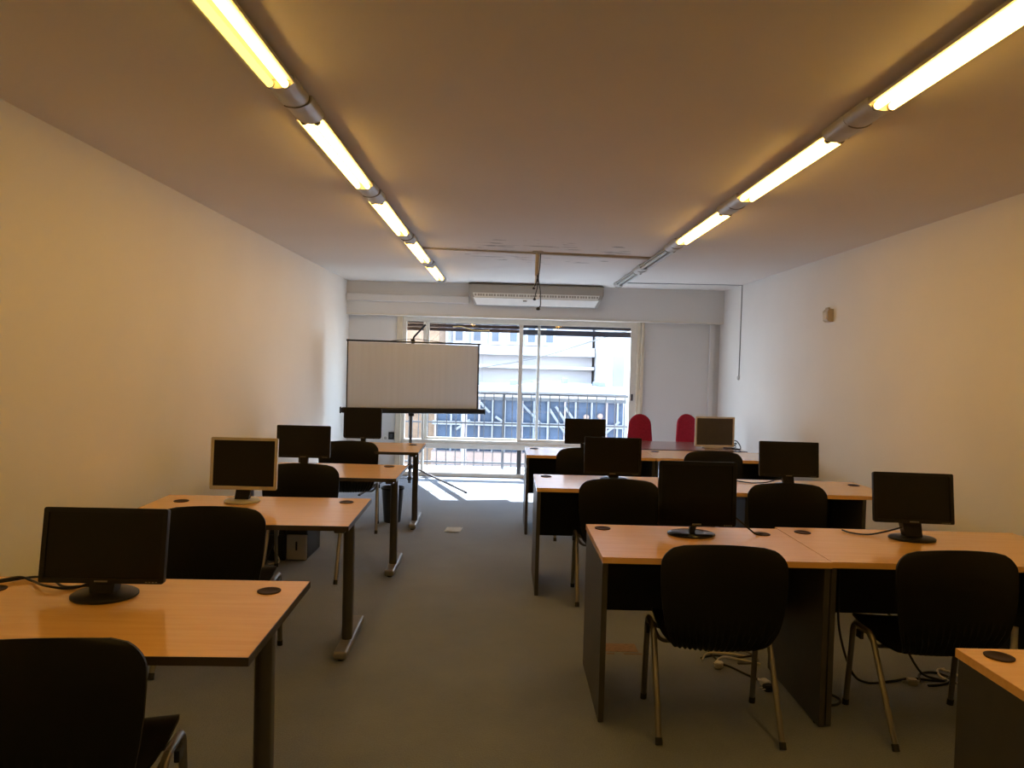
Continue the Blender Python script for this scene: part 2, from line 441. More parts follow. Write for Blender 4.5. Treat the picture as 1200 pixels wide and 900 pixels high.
# low blue structure in the middle of the view
ob = thing('blue_pavilion', 'low blue clad structure with white diagonal braces below the pale facade', 'building', (0, 18.5, GZ))
bm = bmesh.new(); box(bm, -1.75, 3.05, 0, 3.0, 5.30, 6.85); obj('cladding', bm, 'ext_blue', ob)
bm = bmesh.new(); prism(bm, [(-1.95, 6.85), (3.2, 6.85), (3.2, 6.97), (1.9, 7.06), (.9, 7.11), (.2, 7.0), (-1.95, 6.96)], 'y', -.4, 3.2); obj('roof', bm, 'ext_roof', ob)
bm = bmesh.new(); box(bm, -1.8, 3.1, -.12, 0, 6.62, 6.70); box(bm, -1.8, 3.1, -.14, 0, 6.78, 6.85); obj('fascia', bm, 'rail_metal', ob)
bm = bmesh.new(); box(bm, -1.8, 3.1, -.10, 0, 6.70, 6.78); obj('fascia', bm, 'facade_pink', ob)
for k in range(14):
    x = -1.75+k*.36+.05*math.sin(k*2.3)
    obj('post', B(x, x+.045, -.10, 0, 5.30, 6.62), 'ext_white' if k % 3 else 'pole_white', ob)
for (x0, x1, z0, z1) in ((-.95, -.75, 6.35, 6.55), (-.60, -.35, 6.30, 6.55), (.45, .95, 6.05, 6.55), (1.15, 1.75, 5.55, 6.45), (1.32, 1.95, 5.55, 6.50), (1.55, 2.15, 5.65, 6.50), (2.45, 2.95, 6.15, 5.70), (-1.2, -.85, 6.1, 5.85), (-.2, .1, 6.0, 6.2)):
    obj('brace', T([(x0, -.10, z1), (x1, -.10, z0)], .035, 6), 'ext_white', ob)
obj('beam', B(-1.8, 3.1, -.14, 0, 5.97, 6.06), 'ext_white', ob)
for (x, w_, h_) in ((-1.5, .3, .16), (-.8, .15, .24), (.15, .2, .12), (.7, .35, .1), (1.5, .12, .2), (2.3, .3, .12)):
    obj('roof_vent', B(x, x+w_, .1, .5, 6.97, 7.02+h_, .01), 'facade_bluish', ob)
for k in range(9):
    x = -1.72+k*.52
    obj('window', B(x, x+.44, -.05, .02, 5.36, 5.62), 'ext_blue_dark', ob)
obj('ledge', B(-1.8, 3.1, -.3, 3.0, 4.97, 5.30), 'terracotta', ob)
obj('plinth', B(-1.8, 3.1, -.5, 3.0, 0, 4.97), 'facade_bluish', ob)
for (x, z) in ((2.1, 6.25), (2.45, 6.28)):
    bm = bmesh.new(); bmesh.ops.create_uvsphere(bm, u_segments=12, v_segments=8, radius=.075, matrix=Matrix.Translation((x, -.14, z))); obj('globe_lamp', bm, 'terracotta', ob, True)
ob = thing('street_pole', 'weathered upright pole standing in front of the blue structure', 'pole', (-.93, 17.4, GZ))
obj('shaft', T([(0, 0, 0), (0, 0, 7.3)], [.075, .06], 10), 'pole_white', ob, True)
bm = bmesh.new(); lathe(bm, [(.03, 7.28), (.075, 7.32), (.07, 7.5), (.03, 7.55)], 12); obj('cap', bm, 'rail_metal', ob, True)
cab = tag(obj('overhead_wire', T(smooth_path([(-14, 15, .5), (-7.5, 14.5, .55), (-.55, 14, 1.45), (2.1, 14, 2.17), (6.5, 13.6, 3.6), (9, 13.6, 4.5)], 6), .014, 6), 'cable_grey'), 'thin black overhead wire slanting across the street outside', 'wire')

# ------------------------------------------------------------------ fluorescent strips
LEN = 1.556
def make_fixture(lit=('tube', 'tube')):
    root = thing('ceiling_light', '', 'ceiling light')
    # housing channel and tray (origin = far end of the visible tubes, z=0 at the ceiling)
    bm = bmesh.new()
    prism(bm, [(-.032, 0), (.032, 0), (.034, -.022), (-.034, -.022)], 'y', -LEN+.20, .20)
    obj('channel', bm, 'fixture', root)
    bm = bmesh.new()
    prism(bm, [(-.058, -.018), (.058, -.018), (.062, -.034), (.055, -.034), (.051, -.024), (-.051, -.024), (-.055, -.034), (-.062, -.034)], 'y', -LEN+.402, .0)
    obj('reflector_tray', bm, 'fixture', root)
    for y0, y1 in ((0, .199), (-LEN+.202, -LEN+.40)):
        bm = bmesh.new()
        prof = [(-.060, -.004), (.060, -.004)]+[(.060*math.cos(a), -.018-.036*math.sin(a)) for a in [math.pi*k/12 for k in range(13)]]
        prism(bm, prof, 'y', y0, y1); obj('end_cover', bm, 'fixture_cover', root, True)
    obj('joint_clip', T([(.0615*math.cos(a), .2005, -.018-.0375*math.sin(a)) for a in [math.pi*k/14 for k in range(-1, 11)]], .0028, 6), 'cap_metal', root, True)
    for sx, mt in zip((-1, 1), lit):
        t = obj('tube', T([(sx*.028, -LEN+.405, -.040), (sx*.028, -.004, -.040)], .0145, 12), mt, root, True)
        obj('tube_cap', T([(sx*.028, -.012, -.040), (sx*.028, .004, -.040)], .0152, 12), 'cap_metal', t, True)
        obj('tube_cap', T([(sx*.028, -LEN+.402, -.040), (sx*.028, -LEN+.416, -.040)], .0152, 12), 'cap_metal', t, True)
    return root
fx_on = make_fixture(); fx_half = make_fixture(('tube_dim', 'tube')); fx_off = make_fixture(('tube_off', 'tube_off'))
LX, RX = -.866, 1.405
names = ['', 'next to the yellow tube', 'third from the top edge', 'fourth from the top edge', 'smallest, at the far window end']
G = 'fluorescent strip lights on the ceiling'
def place_fx(src, first, x, y, label):
    if first: src.location = (x, y, ZC); src['label'] = label; src['group'] = G; return src
    return dup(src, (x, y, ZC), 0, label, G)
place_fx(fx_half, True, LX, 2.722, 'left ceiling row light with one dim yellow tube, cut off by the top edge')
for k in range(1, 5):
    place_fx(fx_on, k == 1, LX+.010*k, 2.722+LEN*k, 'lit twin tube strip light in the left ceiling row, '+names[k])
for k in range(0, 3):
    place_fx(fx_on, False, RX, 2.7585+LEN*k, 'lit strip light in the right ceiling row, '+['cut off by the top right corner', 'second from the top right corner', 'smallest of the lit ones'][k])
place_fx(fx_off, True, RX, 2.7585+LEN*3, 'unlit strip light in the right ceiling row beside the conduit')
place_fx(fx_off, False, RX, 2.7585+LEN*4, 'unlit strip light in the right ceiling row, last before the window beam')
# each row gets one unseen strip overhead, added to light the near room
place_fx(fx_on, False, LX-.01, 2.722-LEN, 'unseen lit strip light added to the left ceiling row, overhead behind the camera')
place_fx(fx_on, False, RX, 2.7585-LEN, 'unseen lit strip light added to the right ceiling row, overhead behind the camera')

# ------------------------------------------------------------------ ceiling conduit, drop post, cables
cz = ZC
o = thing('ceiling_conduit', 'thin painted conduit crossing the ceiling between the two light rows', 'conduit', (0, 0, cz))
obj('pipe', T([(-.80, 6.70, -.012), (.28, 6.825, -.012)], .009, 8), 'conduit', o, True)
obj('trunking', B(0, 1.09, -.016, .016, -.022, 0, .002), 'conduit', o, loc=(.28, 6.825, 0), rot=(0, 0, math.atan2(.125, 1.08)))
o = thing('projector_drop_post', 'short grey post hanging from the ceiling with loose black cables', 'mount', (.28, 6.80, cz))
obj('ceiling_plate', B(-.05, .05, -.05, .05, -.008, 0, .003), 'conduit', o)
obj('post', T([(0, 0, -.005), (-.008, 0, -.225)], [.020, .016], 12), 'conduit', o, True)
obj('thin_rod', T([(-.010, 0, -.22), (-.022, 0, -.33)], .007, 8), 'white_plastic', o, True)
def hang(pts, head, rr):
    c = obj('hanging_cable', T(smooth_path(pts, 5), .005, 6), 'cable_black', o, True)
    bm = bmesh.new(); lathe(bm, [(0, -.7), (.7, -.55), (1, 0), (.75, .6), (.3, .9), (0, .95)], 12)
    bmesh.ops.scale(bm, vec=(rr, rr, rr), verts=bm.verts); bmesh.ops.translate(bm, vec=head, verts=bm.verts)
    obj('connector', bm, 'cable_black', c, True)
hang([(.025, -.01, -.02), (.022, -.02, -.13), (.012, -.02, -.26), (.03, -.02, -.36), (.035, -.02, -.44), (.036, -.02, -.50), (.02, -.02, -.53)], (.016, -.02, -.535), .020)
hang([(.00, -.018, -.22), (.004, -.02, -.32), (-.012, -.02, -.40), (-.018, -.02, -.435)], (-.020, -.02, -.447), .015)
hang([(.01, .0, -.20), (-.005, -.012, -.28), (-.025, -.015, -.33)], (-.030, -.015, -.345), .013)

# light cable to the right wall
o = thing('wall_cable', 'thin dark cable from the right light row down the wall to a small box', 'cable', (0, 0, 0))
obj('lead', T([(1.47, 9.10, ZC-.006), (XR-.007, 8.99, ZC-.006), (XR-.007, 9.0, ZC-.02), (XR-.007, 9.01, 1.48)], .005, 6), 'cable_grey', o)
bm = bmesh.new(); lathe(bm, [(.028, 0), (.028, .012), (.020, .02), (0, .021)], 16)
obj('junction_box', bm, 'silver', o, True, loc=(XR, 9.02, 1.46), rot=(0, R(-90), 0))
# alarm sensor
o = thing('motion_detector', 'small beige motion sensor high on the right wall', 'sensor', (XR, 6.52, 2.075))
bm = bmesh.new(); prism(bm, [(0, .055), (-.035, .055), (-.055, .035), (-.048, -.05), (-.030, -.06), (0, -.06)], 'y', -.05, .05); obj('housing', bm, 'sensor', o)
obj('lens', B(-.058, -.045, -.034, .034, -.038, .025, .004), 'beige', o)
obj('bracket', B(-.02, .0, .02, .08, .03, .075, .004), 'sensor', o)

# ------------------------------------------------------------------ air conditioner
o = thing('air_conditioner', 'long beige ceiling-hung air conditioner on the beam above the window', 'air conditioner', (.385, YB, 2.45))
W2 = .885
def taper(bm):                      # the casing narrows towards its lower edge
    for v in bm.verts:
        d = max(0.0, .05-v.co.z)/.17
        v.co.x -= math.copysign(.075*min(1, d)**1.3, v.co.x)
prof = [(0, .155), (-.20, .155), (-.235, .13), (-.246, .03), (-.238, -.028), (-.165, -.115), (-.10, -.122), (0, -.122)]
bm = bmesh.new(); prism(bm, prof, 'x', -W2+.02, W2-.02); taper(bm); obj('body', bm, 'ac_body', o)
for s in (-1, 1):
    bm = bmesh.new()
    pr2 = [(y*1.02-.002*(y < 0), z*1.03) for y, z in prof]
    a, b = (W2-.02, W2) if s > 0 else (-W2, -W2+.02)
    prism(bm, pr2, 'x', a, b); bmesh.ops.bevel(bm, geom=[e for e in bm.edges], offset=.008, segments=2, affect='EDGES')
    taper(bm); obj('end_cap', bm, 'ac_body', o)
bm = bmesh.new(); prism(bm, [(-.247, .028), (-.2385, -.028), (-.2425, -.031), (-.251, .026)], 'x', -W2+.05, W2-.05); taper(bm); obj('outlet_grille', bm, 'ac_lip', o)
bm = bmesh.new()
for k in range(46):
    x = -W2+.08+k*.0362+.004*math.sin(k*1.7)
    prism(bm, [(-.2500, .015), (-.2455, -.012), (-.2470, -.013), (-.2515, .014)], 'x', x, x+.026)
obj('grille_slots', bm, 'ac_body', o)
bm = bmesh.new(); prism(bm, [(-.238, -.033), (-.168, -.116), (-.174, -.123), (-.246, -.038)], 'x', -W2+.035, W2-.035); taper(bm); obj('louvre', bm, 'ac_lip', o)
obj('badge', B(-.17, -.12, -.232, -.215, -.075, -.055), 'ac_body', o)
obj('badge', B(.58, .63, -.236, -.225, -.03, -.012), 'ac_body', o)

# ------------------------------------------------------------------ projection screen on tripod
def P_at(t): return Vector((-1.901+t*1.578, 8.75+t*.35, 0))
ang = math.atan2(.35, 1.578)
SL = math.hypot(1.578, .35)
o = thing('projection_screen', 'white portable projection screen with black border on a tripod', 'projection screen', (-1.112, 8.925, 0), ang)
h = SL/2
obj('fabric', B(-h+.012, h-.012, -.002, .002, .985, 1.775), 'screen_fabric', o)
bm = bmesh.new(); box(bm, -h, -h+.014, -.0035, .0035, .985, 1.79); box(bm, h-.020, h, -.0035, .0035, .985, 1.79); obj('border', bm, 'case_black', o)
bm = bmesh.new(); tube(bm, [(-h-.012, 0, 1.793), (h+.012, 0, 1.793)], .011, 8); obj('top_rod', bm, 'case_black', o, True)
bm = bmesh.new(); box(bm, -h-.055, h+.075, -.035, .035, .918, .985, .014); obj('case', bm, 'case_black', o)
bm = bmesh.new(); box(bm, -h-.075, -h-.054, -.037, .037, .912, .991, .01); box(bm, h+.074, h+.09, -.037, .037, .912, .991, .01); obj('case_end', bm, 'plastic_black', o)
bm = bmesh.new(); tube(bm, [(-.02, .06, .05), (-.02, .06, 1.80)], .021, 10); obj('pole', bm, 'tripod', o, True)
bm = bmesh.new(); box(bm, -.045, .005, .02, .085, 1.79, 1.83, .006); obj('pole_head', bm, 'case_black', o)
bm = bmesh.new(); tube(bm, [(-.02, .05, 1.81), (-.008, .03, 1.86), (.12, -.06, 2.01)], .012, 8); obj('keystone_arm', bm, 'case_black', o, True)
bm = bmesh.new(); tube(bm, [(-.30, 0, 1.80), (-.03, .02, 1.835), (.02, .02, 1.835), (.36, 0, 1.80)], .004, 6); obj('hanger', bm, 'case_black', o, True)
obj('pole_clamp', B(-.055, .015, .03, .09, .88, .925, .006), 'case_black', o)
lg = lambda v: Matrix.Rotation(-ang, 4, 'Z') @ Vector(v)
hub = Vector((-.02, .06, .255))
for tip in ((.687-.0, -.288, .012), (-.52, -.62, .012), (-.10, .72, .012)):
    t = lg(tip)
    bm = bmesh.new(); tube(bm, [hub+(Vector((t.x, t.y, .255))-hub).normalized()*.03, t], .0125, 8); l = obj('leg', bm, 'tripod', o, True)
    obj('rubber_foot', T([t+Vector((0, 0, .004)), t+Vector((0, 0, -.010))], .016, 8), 'rubber', l, True)
    mid = hub.lerp(t, .42)
    bm = bmesh.new(); tube(bm, [(-.02, .06, .105), mid], .006, 6); obj('brace', bm, 'tripod', o, True)
bm = bmesh.new(); lathe(bm, [(.035, .225), (.04, .24), (.04, .27), (.028, .285)], 16, -.02, .06); obj('hub', bm, 'case_black', o, True)
bm = bmesh.new(); lathe(bm, [(.026, .085), (.03, .09), (.03, .12), (.026, .125)], 16, -.02, .06); obj('collar', bm, 'case_black', o, True)

# ------------------------------------------------------------------ desks
def grommet(parent, x, y, z, mat='grommet'):
    bm = bmesh.new(); lathe(bm, [(.040, 0), (.041, .003), (.036, .0045), (.030, .002), (0, .0015)], 24)
    return obj('grommet', bm, mat, parent, True, loc=(x, y, z))

def left_desk(label, xr, yf, rz, D=.70, W=1.19, gl=(), far=True):
    """origin at the floor under the front right corner; x runs to -W, y runs back"""
    r = thing('office_desk', label, 'desk', (xr, yf, 0), rz, 'beech desks along the left wall')
    obj('tabletop', B(-W+.003, -.003, .003, D-.003, .716, .740), 'beech', r)
    bm = bmesh.new(); ring_prism(bm, [(-W, 0), (0, 0), (0, D), (-W, D)], [(-W+.003, .003), (-.003, .003), (-.003, D-.003), (-W+.003, D-.003)], 'z', .7155, .7398)
    obj('edge_band', bm, 'dark_edge', r)
    bm = bmesh.new(); box(bm, -W+.08, -.08, .30, .36, .675, .714); obj('crossbeam', bm, 'desk_metal', r)
    for x in (-.057, -W+.057):
        bm = bmesh.new(); prism(bm, rrect(.055, .085, .026, 5, x, .345), 'z', .045, .70); obj('leg', bm, 'desk_metal', r, True)
        bm = bmesh.new(); box(bm, x-.028, x+.028, .06, D-.06, .690, .715, .005); obj('top_bracket', bm, 'desk_metal', r)
        bm = bmesh.new(); box(bm, x-.034, x+.034, .135, D-.04, .012, .055, .012, 3); ft = obj('foot', bm, 'foot_metal', r)
        for yy in (.175, D-.08):
            obj('glide', T([(x, yy, 0), (x, yy, .014)], .018, 10), 'rubber', ft)
    obj('modesty_panel', B(-W+.13, -.13, D-.10, D-.085, .42, .70), 'dark_edge', r) if far else None
    for (gx, gy) in gl: grommet(r, gx, gy, .740)
    return r
left_desk('beech desk at the bottom left corner, nearest the camera on the left', -.683, 1.979, R(1.4), gl=[(-.115, .575), (-1.05, .55)], far=False)
left_desk('beech desk holding the silver framed monitor with round base', -.752, 3.575, R(1.6), D=.735, W=1.185, gl=[(-.125, .605), (-1.04, .55)], far=False)
left_desk('third beech desk from the camera along the left wall', -.737, 5.05, R(.5), D=.68, W=1.19, gl=[(-.135, .58), (-1.05, .56)], far=False)
left_desk('beech desk along the left wall, farthest from the camera beside the screen tripod', -.760, 6.535, R(.8), D=.75, W=1.19, gl=[(-.115, .575), (-1.05, .56)], far=False)

def right_desk(label, x0, x1, y0, y1, gl=(), mod_z=.335, top='beech', band='beech', group='beech desks with graphite side panels on the right', inset=.0):
    r = thing('panel_desk', label, 'desk', (x0, y0, 0), 0, group)
    W, D = x1-x0, y1-y0
    obj('tabletop', B(.002, W-.002, .002, D-.002, .714, .740), top, r)
    bm = bmesh.new(); ring_prism(bm, [(0, 0), (W, 0), (W, D), (0, D)], [(.002, .002), (W-.002, .002), (W-.002, D-.002), (.002, D-.002)], 'z', .7135, .7398)
    obj('edge_band', bm, band, r)
    for x in (.003+inset, W-.028-inset):
        p = obj('side_panel', B(x, x+.025, .012, D-.012, .008, .713, .002), 'graphite', r)
        for yy in (.07, D-.07): obj('glide', T([(x+.0125, yy, 0), (x+.0125, yy, .010)], .011, 8), 'rubber', p)
    obj('modesty_panel', B(.029+inset, W-.029-inset, D-.13, D-.112, mod_z, .712), 'panel_black', r)
    for (gx, gy) in gl: grommet(r, gx, gy, .740)
    return r
right_desk('beech desk under the big gloss monitor, front of the right side', .445, 1.447, 3.115, 3.76, [(.075, .555), (.875, .51)])
right_desk('beech desk against the right wall in the front row, under a tilted black monitor', 1.450, 2.715, 3.125, 3.80, [(.10, .56)])
right_desk('beech desk at the aisle in the second right row, edge whitened by window light', .236, 1.447, 4.83, 5.43, [(.09, .5)], mod_z=.31)
right_desk('beech desk against the right wall in the second row', 1.450, 2.655, 4.83, 5.43, [(1.13, .44)], mod_z=.31, inset=.19)
right_desk('beech desk at the aisle in the third right row, in front of the window', .216, 1.398, 6.565, 7.20, [(.09, .5)], mod_z=.30)
right_desk('beech desk in the third right row in front of the reddish desk', 1.402, 2.60, 6.565, 7.20, [(.09, .5)], mod_z=.30)
right_desk('dark reddish wood teacher desk with red chairs behind it', 1.06, 2.47, 7.27, 8.08, [(.37, .65)], mod_z=.36, top='beech_dark', band='mahogany_edge', group='dark reddish desk')
right_desk('beech desk corner cut off at the bottom right, nearest the camera on the right', 1.392, 2.72, 1.50, 2.168, [(.091, .605)])

# ------------------------------------------------------------------ stacking chairs
PROF = [(-.178, .836), (-.186, .77), (-.190, .70), (-.188, .62), (-.182, .54), (-.170, .47), (-.145, .408), (-.095, .366), (-.02, .352), (.06, .362), (.14, .388), (.21, .412), (.25, .410), (.275, .385)]
WID = [.252, .262, .264, .260, .250, .236, .210, .178, .178, .202, .220, .226, .222, .215]
def shell_mesh():
    bm = bmesh.new()
    path = smooth_path([(0, y, z) for y, z in PROF], 6)
    wid = []
    for i in range(len(PROF)-1):
        for k in range(6):
            t = k/6; t = t*t*(3-2*t) if 0 else t; wid.append(WID[i]*(1-t)+WID[i+1]*t)
    wid.append(WID[-1])
    s = [0]
    for a, b in zip(path, path[1:]): s.append(s[-1]+(b-a).length)
    L = s[-1]; N = 80
    top, bot = [], []
    for i, p in enumerate(path):
        tg = (path[min(i+1, len(path)-1)]-path[max(i-1, 0)]).normalized()
        nrm = Vector((0, -tg.z, tg.y))
        if nrm.y > 0 and s[i] < .35: nrm = -nrm
        w = wid[i]; rt, rf = .085, .06
        if s[i] < rt: w = w-rt+math.sqrt(max(0, rt*rt-(rt-s[i])**2))
        if L-s[i] < rf: w = w-rf+math.sqrt(max(0, rf*rf-(rf-(L-s[i]))**2))
        back = max(0, 1-s[i]/.40)
        rib = max(0, 1-abs(s[i]-.50)/.20)          # ribbed zone at the bend
        ra, rb = [], []
        for k in range(N+1):
            u = -1+2*k/N
            curve = .022*back*(u*u) if back > 0 else 0.0
            dish = .012*(u*u)*(1-back)-.012*(u*u)*back
            edge = max(0.0, (abs(u)-.86)/.14)
            rr = .0055*min(1, rib*1.8)*math.cos(u*math.pi*16)*(1 if abs(u) < .93 else 0)
            q = Vector((u*w, p.y+curve+.003*back*edge*edge, p.z+dish))
            # outer (rear / under) side normal
            n_out = Vector((0, -abs(tg.z) if tg.z < 0 else 0, -abs(tg.y)))
            n_out = Vector((0, tg.z, -tg.y)); n_out.normalize()
            ra.append(bm.verts.new(q)); rb.append(bm.verts.new(q+n_out*(.007+rr+.004*edge*edge)))
        top.append(ra); bot.append(rb)
    for g in (top, bot):
        for a, b in zip(g, g[1:]):
            for k in range(N): bm.faces.new((a[k], a[k+1], b[k+1], b[k]))
    m = len(top)
    for i in range(m-1):
        bm.faces.new((top[i][0], bot[i][0], bot[i+1][0], top[i+1][0])); bm.faces.new((top[i][N], top[i+1][N], bot[i+1][N], bot[i][N]))
    for k in range(N):
        bm.faces.new((top[0][k], top[0][k+1], bot[0][k+1], bot[0][k])); bm.faces.new((top[-1][k], bot[-1][k], bot[-1][k+1], top[-1][k+1]))
    return bm

def make_chair():
    r = thing('stacking_chair', '', 'chair', group='black plastic stacking chairs')
    obj('shell', shell_mesh(), 'chair_plastic', r, True)
    for s in (-1, 1):
        x = s*.252
        obj('side_frame', T([(x, .03, .410), (x, .15, .410)], .0105, 10), 'chair_metal', r, True)
        bm = bmesh.new(); tube(bm, fillet([(x, .09, .410), (x, .010, .410), (x+s*.004, -.212, .012)], .04), .0115, 10, oval=1.15); l = obj('leg', bm, 'chair_metal', r, True)
        obj('foot_cap', T([(x+s*.004, -.204, .026), (x+s*.004, -.2165, .0)], .0145, 10), 'rubber', l, True)
        bm = bmesh.new(); tube(bm, fillet([(x, .09, .410), (x, .165, .410), (x+s*.003, .205, .012)], .035), .0115, 10, oval=1.15); l = obj('leg', bm, 'chair_metal', r, True)
        obj('foot_cap', T([(x+s*.003, .2025, .028), (x+s*.003, .206, .0)], .0145, 10), 'rubber', l, True)
        obj('link_hook', B(x+s*.008, x+s*.024, .06, .10, .365, .400, .003), 'plastic_black', r)
    for y, z in ((.05, .338), (.14, .368)):
        obj('cross_bar', T(fillet([(-.252, y, .408), (-.215, y, z), (.215, y, z), (.252, y, .408)], .03), .009, 8), 'chair_metal', r, True)
    return r
ch = make_chair()
chairs = [
    (-1.195, 2.02, 7, 'black stacking chair at the bottom left corner, nearest the camera'),
    (-1.425, 3.70, 4, 'black stacking chair at the desk with the silver framed monitor'),
    (-1.405, 5.21, 3, 'black stacking chair at the third desk along the left wall'),
    (-1.405, 6.68, 8, 'black stacking chair at the farthest desk along the left wall'),
    (.945, 3.17, -2, 'black stacking chair facing the big gloss monitor'),
    (1.915, 3.175, 2, 'black stacking chair in the front row nearest the right wall'),
    (.770, 4.87, -1, 'black stacking chair at the aisle desk of the second right row'),
    (1.865, 4.87, 1, 'black stacking chair in the second right row nearest the right wall'),
    (.745, 6.60, -1, 'black stacking chair at the aisle desk of the third right row'),
    (1.880, 6.60, 0, 'black stacking chair in front of the beige framed monitor'),
]
for i, (x, y, a, lab) in enumerate(chairs):
    if i == 0:
        ch.location = (x, y, 0); ch.rotation_euler = (0, 0, R(a)); ch['label'] = lab
    else: dup(ch, (x, y, 0), R(a), lab)

# red upholstered chairs behind the teacher's desk, facing the camera
def make_red():
    r = thing('visitor_chair', '', 'chair', group='red upholstered chairs')
    bm = bmesh.new()
    rings = []
    for i in range(15):
        t = 1-(1-i/14)**1.7; z = .50+.50*t
        w = .158-.045*max(0, t-.1)**1.3
        if t > .76: w *= max(.02, 1-((t-.76)/.242)**2.2)**.5
        if t < .10: w *= .80+2.0*t
        th = .032*(1 if t < .9 else .7)
        cy = .22+.06*t
        rings.append([bm.verts.new((w*math.copysign(abs(math.cos(a))**.7, math.cos(a)), cy+th*math.copysign(abs(math.sin(a))**.8, math.sin(a))+.25*w*w*math.cos(a)**2*-2, z)) for a in [2*math.pi*k/28 for k in range(28)]])
    for a, b in zip(rings, rings[1:]):
        for k in range(28): bm.faces.new((a[k], a[(k+1) % 28], b[(k+1) % 28], b[k]))
    bm.faces.new(rings[0][::-1]); bm.faces.new(rings[-1])
    obj('backrest', bm, 'red', r, True)
    bm = bmesh.new(); prism(bm, rrect(.44, .42, .10, 6), 'z', .42, .49); bmesh.ops.bevel(bm, geom=[e for e in bm.edges if abs(e.verts[0].co.z-e.verts[1].co.z) < 1e-4], offset=.02, segments=3, affect='EDGES')
    obj('seat', bm, 'red', r, True)
    obj('back_bar', T(fillet([(0, .10, .405), (0, .27, .405), (0, .245, .62)], .06), .016, 8), 'plastic_black', r, True)
    obj('column', T([(0, 0, .08), (0, 0, .415)], .025, 12), 'plastic_black', r, True)
    for k in range(5):
        a = 2*math.pi*k/5+.3; c, s = math.cos(a), math.sin(a)
        l = obj('base_arm', T([(.02*c, .02*s, .095), (.27*c, .27*s, .065)], [.022, .015], 8), 'plastic_black', r, True)
        bm = bmesh.new(); tube(bm, [(.27*c-.012*s, .27*s+.012*c, .026), (.27*c+.012*s, .27*s-.012*c, .026)], .026, 14); obj('castor', bm, 'rubber', l, True)
        obj('castor_stem', T([(.268*c, .268*s, .03), (.268*c, .268*s, .07)], .007, 8), 'plastic_black', l)
    return r
rc = make_red(); rc.location = (1.60, 8.40, 0); rc.rotation_euler = (0, 0, R(-8))
rc['label'] = 'red upholstered chair behind the reddish desk, beside the window frame'
dup(rc, (2.30, 8.62, 0), R(10), 'red upholstered chair half hidden by the beige framed monitor')

# ------------------------------------------------------------------ monitors
def monitor(label, x, y, yaw, w, h, zb, tilt=6, style='black', base=(.10, .10), base_dy=0.02, base_dx=0.0, corner=.008, neck=(.075, .03), bez=.016, scr='screen', frame=None, basem=None, chin=0.0, thick=.022, ztab=.7405, mark=True):
    """origin on the desk under the screen; front faces -y"""
    r = thing('monitor', label, 'monitor', (x, y, ztab), R(yaw), 'computer monitors on the desks')
    fm = frame or 'plastic_black'; bmn = basem or fm
    mt = Matrix.Translation((0, 0, zb-ztab)) @ Matrix.Rotation(R(-tilt), 4, 'X')
    def fin(bm): bmesh.ops.transform(bm, matrix=mt, verts=bm.verts); return bm
    # bezel ring
    bm = bmesh.new(); ring_prism(bm, rrect(w, h, corner, 4, 0, h/2), rrect(w-2*bez, h-2*bez-chin, .002, 4, 0, h/2+chin/2), 'y', -.004, .006)
    obj('bezel', fin(bm), fm, r)
    bm = bmesh.new(); prism(bm, rrect(w-2*bez+.002, h-2*bez-chin+.002, .002, 4, 0, h/2+chin/2), 'y', .001, .005); obj('screen', fin(bm), scr, r)
    # back shell
    bm = bmesh.new()
    L = [rrect(w-.001, h-.001, corner, 4, 0, h/2), rrect(w-.004, h-.004, corner, 4, 0, h/2), rrect(w*.62, h*.60, .03, 4, 0, h*.48)]
    ys = [.0055, thick, thick+.028]
    V = [[bm.verts.new((p[0], yy, p[1])) for p in poly] for poly, yy in zip(L, ys)]; n = len(L[0])
    for a, b in zip(V, V[1:]):
        for i in range(n): bm.faces.new((a[i], a[(i+1) % n], b[(i+1) % n], b[i]))
    bm.faces.new(V[0][::-1]); bm.faces.new(V[-1])
    obj('back_shell', fin(bm), fm, r)
    if mark:
        bm = bmesh.new(); box(bm, -.022, .022, -.0048, -.0038, bez*.3, bez*.62); obj('maker_mark', fin(bm), 'mark', r)
        bm = bmesh.new()
        for k in range(4): box(bm, w/2-.06+k*.011, w/2-.053+k*.011, -.0046, -.0038, .0045, .0075)
        obj('buttons', fin(bm), 'mark', r)
    # neck: from the back shell down to the base
    bx, by = base_dx, base_dy
    bm = bmesh.new()
    zz = zb-ztab+h*.30
    a = [(bx-neck[0]/2*.9, by-neck[1]*.5), (bx+neck[0]/2*.9, by-neck[1]*.5), (bx+neck[0]/2*.9, by+neck[1]*.5), (bx-neck[0]/2*.9, by+neck[1]*.5)]
    lo = [bm.verts.new((p[0], p[1], .012)) for p in a]
    yo = thick+.016+math.sin(R(tilt))*h*.3
    hi = [bm.verts.new((q[0]*.92, q[1], zz)) for q in [(-neck[0]/2, yo-.008), (neck[0]/2, yo-.008), (neck[0]/2, yo+.02), (-neck[0]/2, yo+.02)]]
    mid = [bm.verts.new((q[0], q[1], (zb-ztab)*.75+.01)) for q in [(bx*.5-neck[0]/2, by-neck[1]*.4+.004), (bx*.5+neck[0]/2, by-neck[1]*.4+.004), (bx*.5+neck[0]/2, by+neck[1]*.5+.008), (bx*.5-neck[0]/2, by+neck[1]*.5+.008)]]
    for A, C in ((lo, mid), (mid, hi)):
        for i in range(4): bm.faces.new((A[i], A[(i+1) % 4], C[(i+1) % 4], C[i]))
    bm.faces.new(lo[::-1]); bm.faces.new(hi)
    obj('neck', bm, 'plastic_black' if style != 'beige' else fm, r)
    bm = bmesh.new(); lathe(bm, [(.97, 0), (1, .003), (1, .009), (.93, .014), (.5, .017), (0, .018)], 40)
    bmesh.ops.scale(bm, vec=(base[0], base[1], 1), verts=bm.verts); bmesh.ops.translate(bm, vec=(bx, by, 0), verts=bm.verts)
    obj('base', bm, bmn, r, True)
    return r
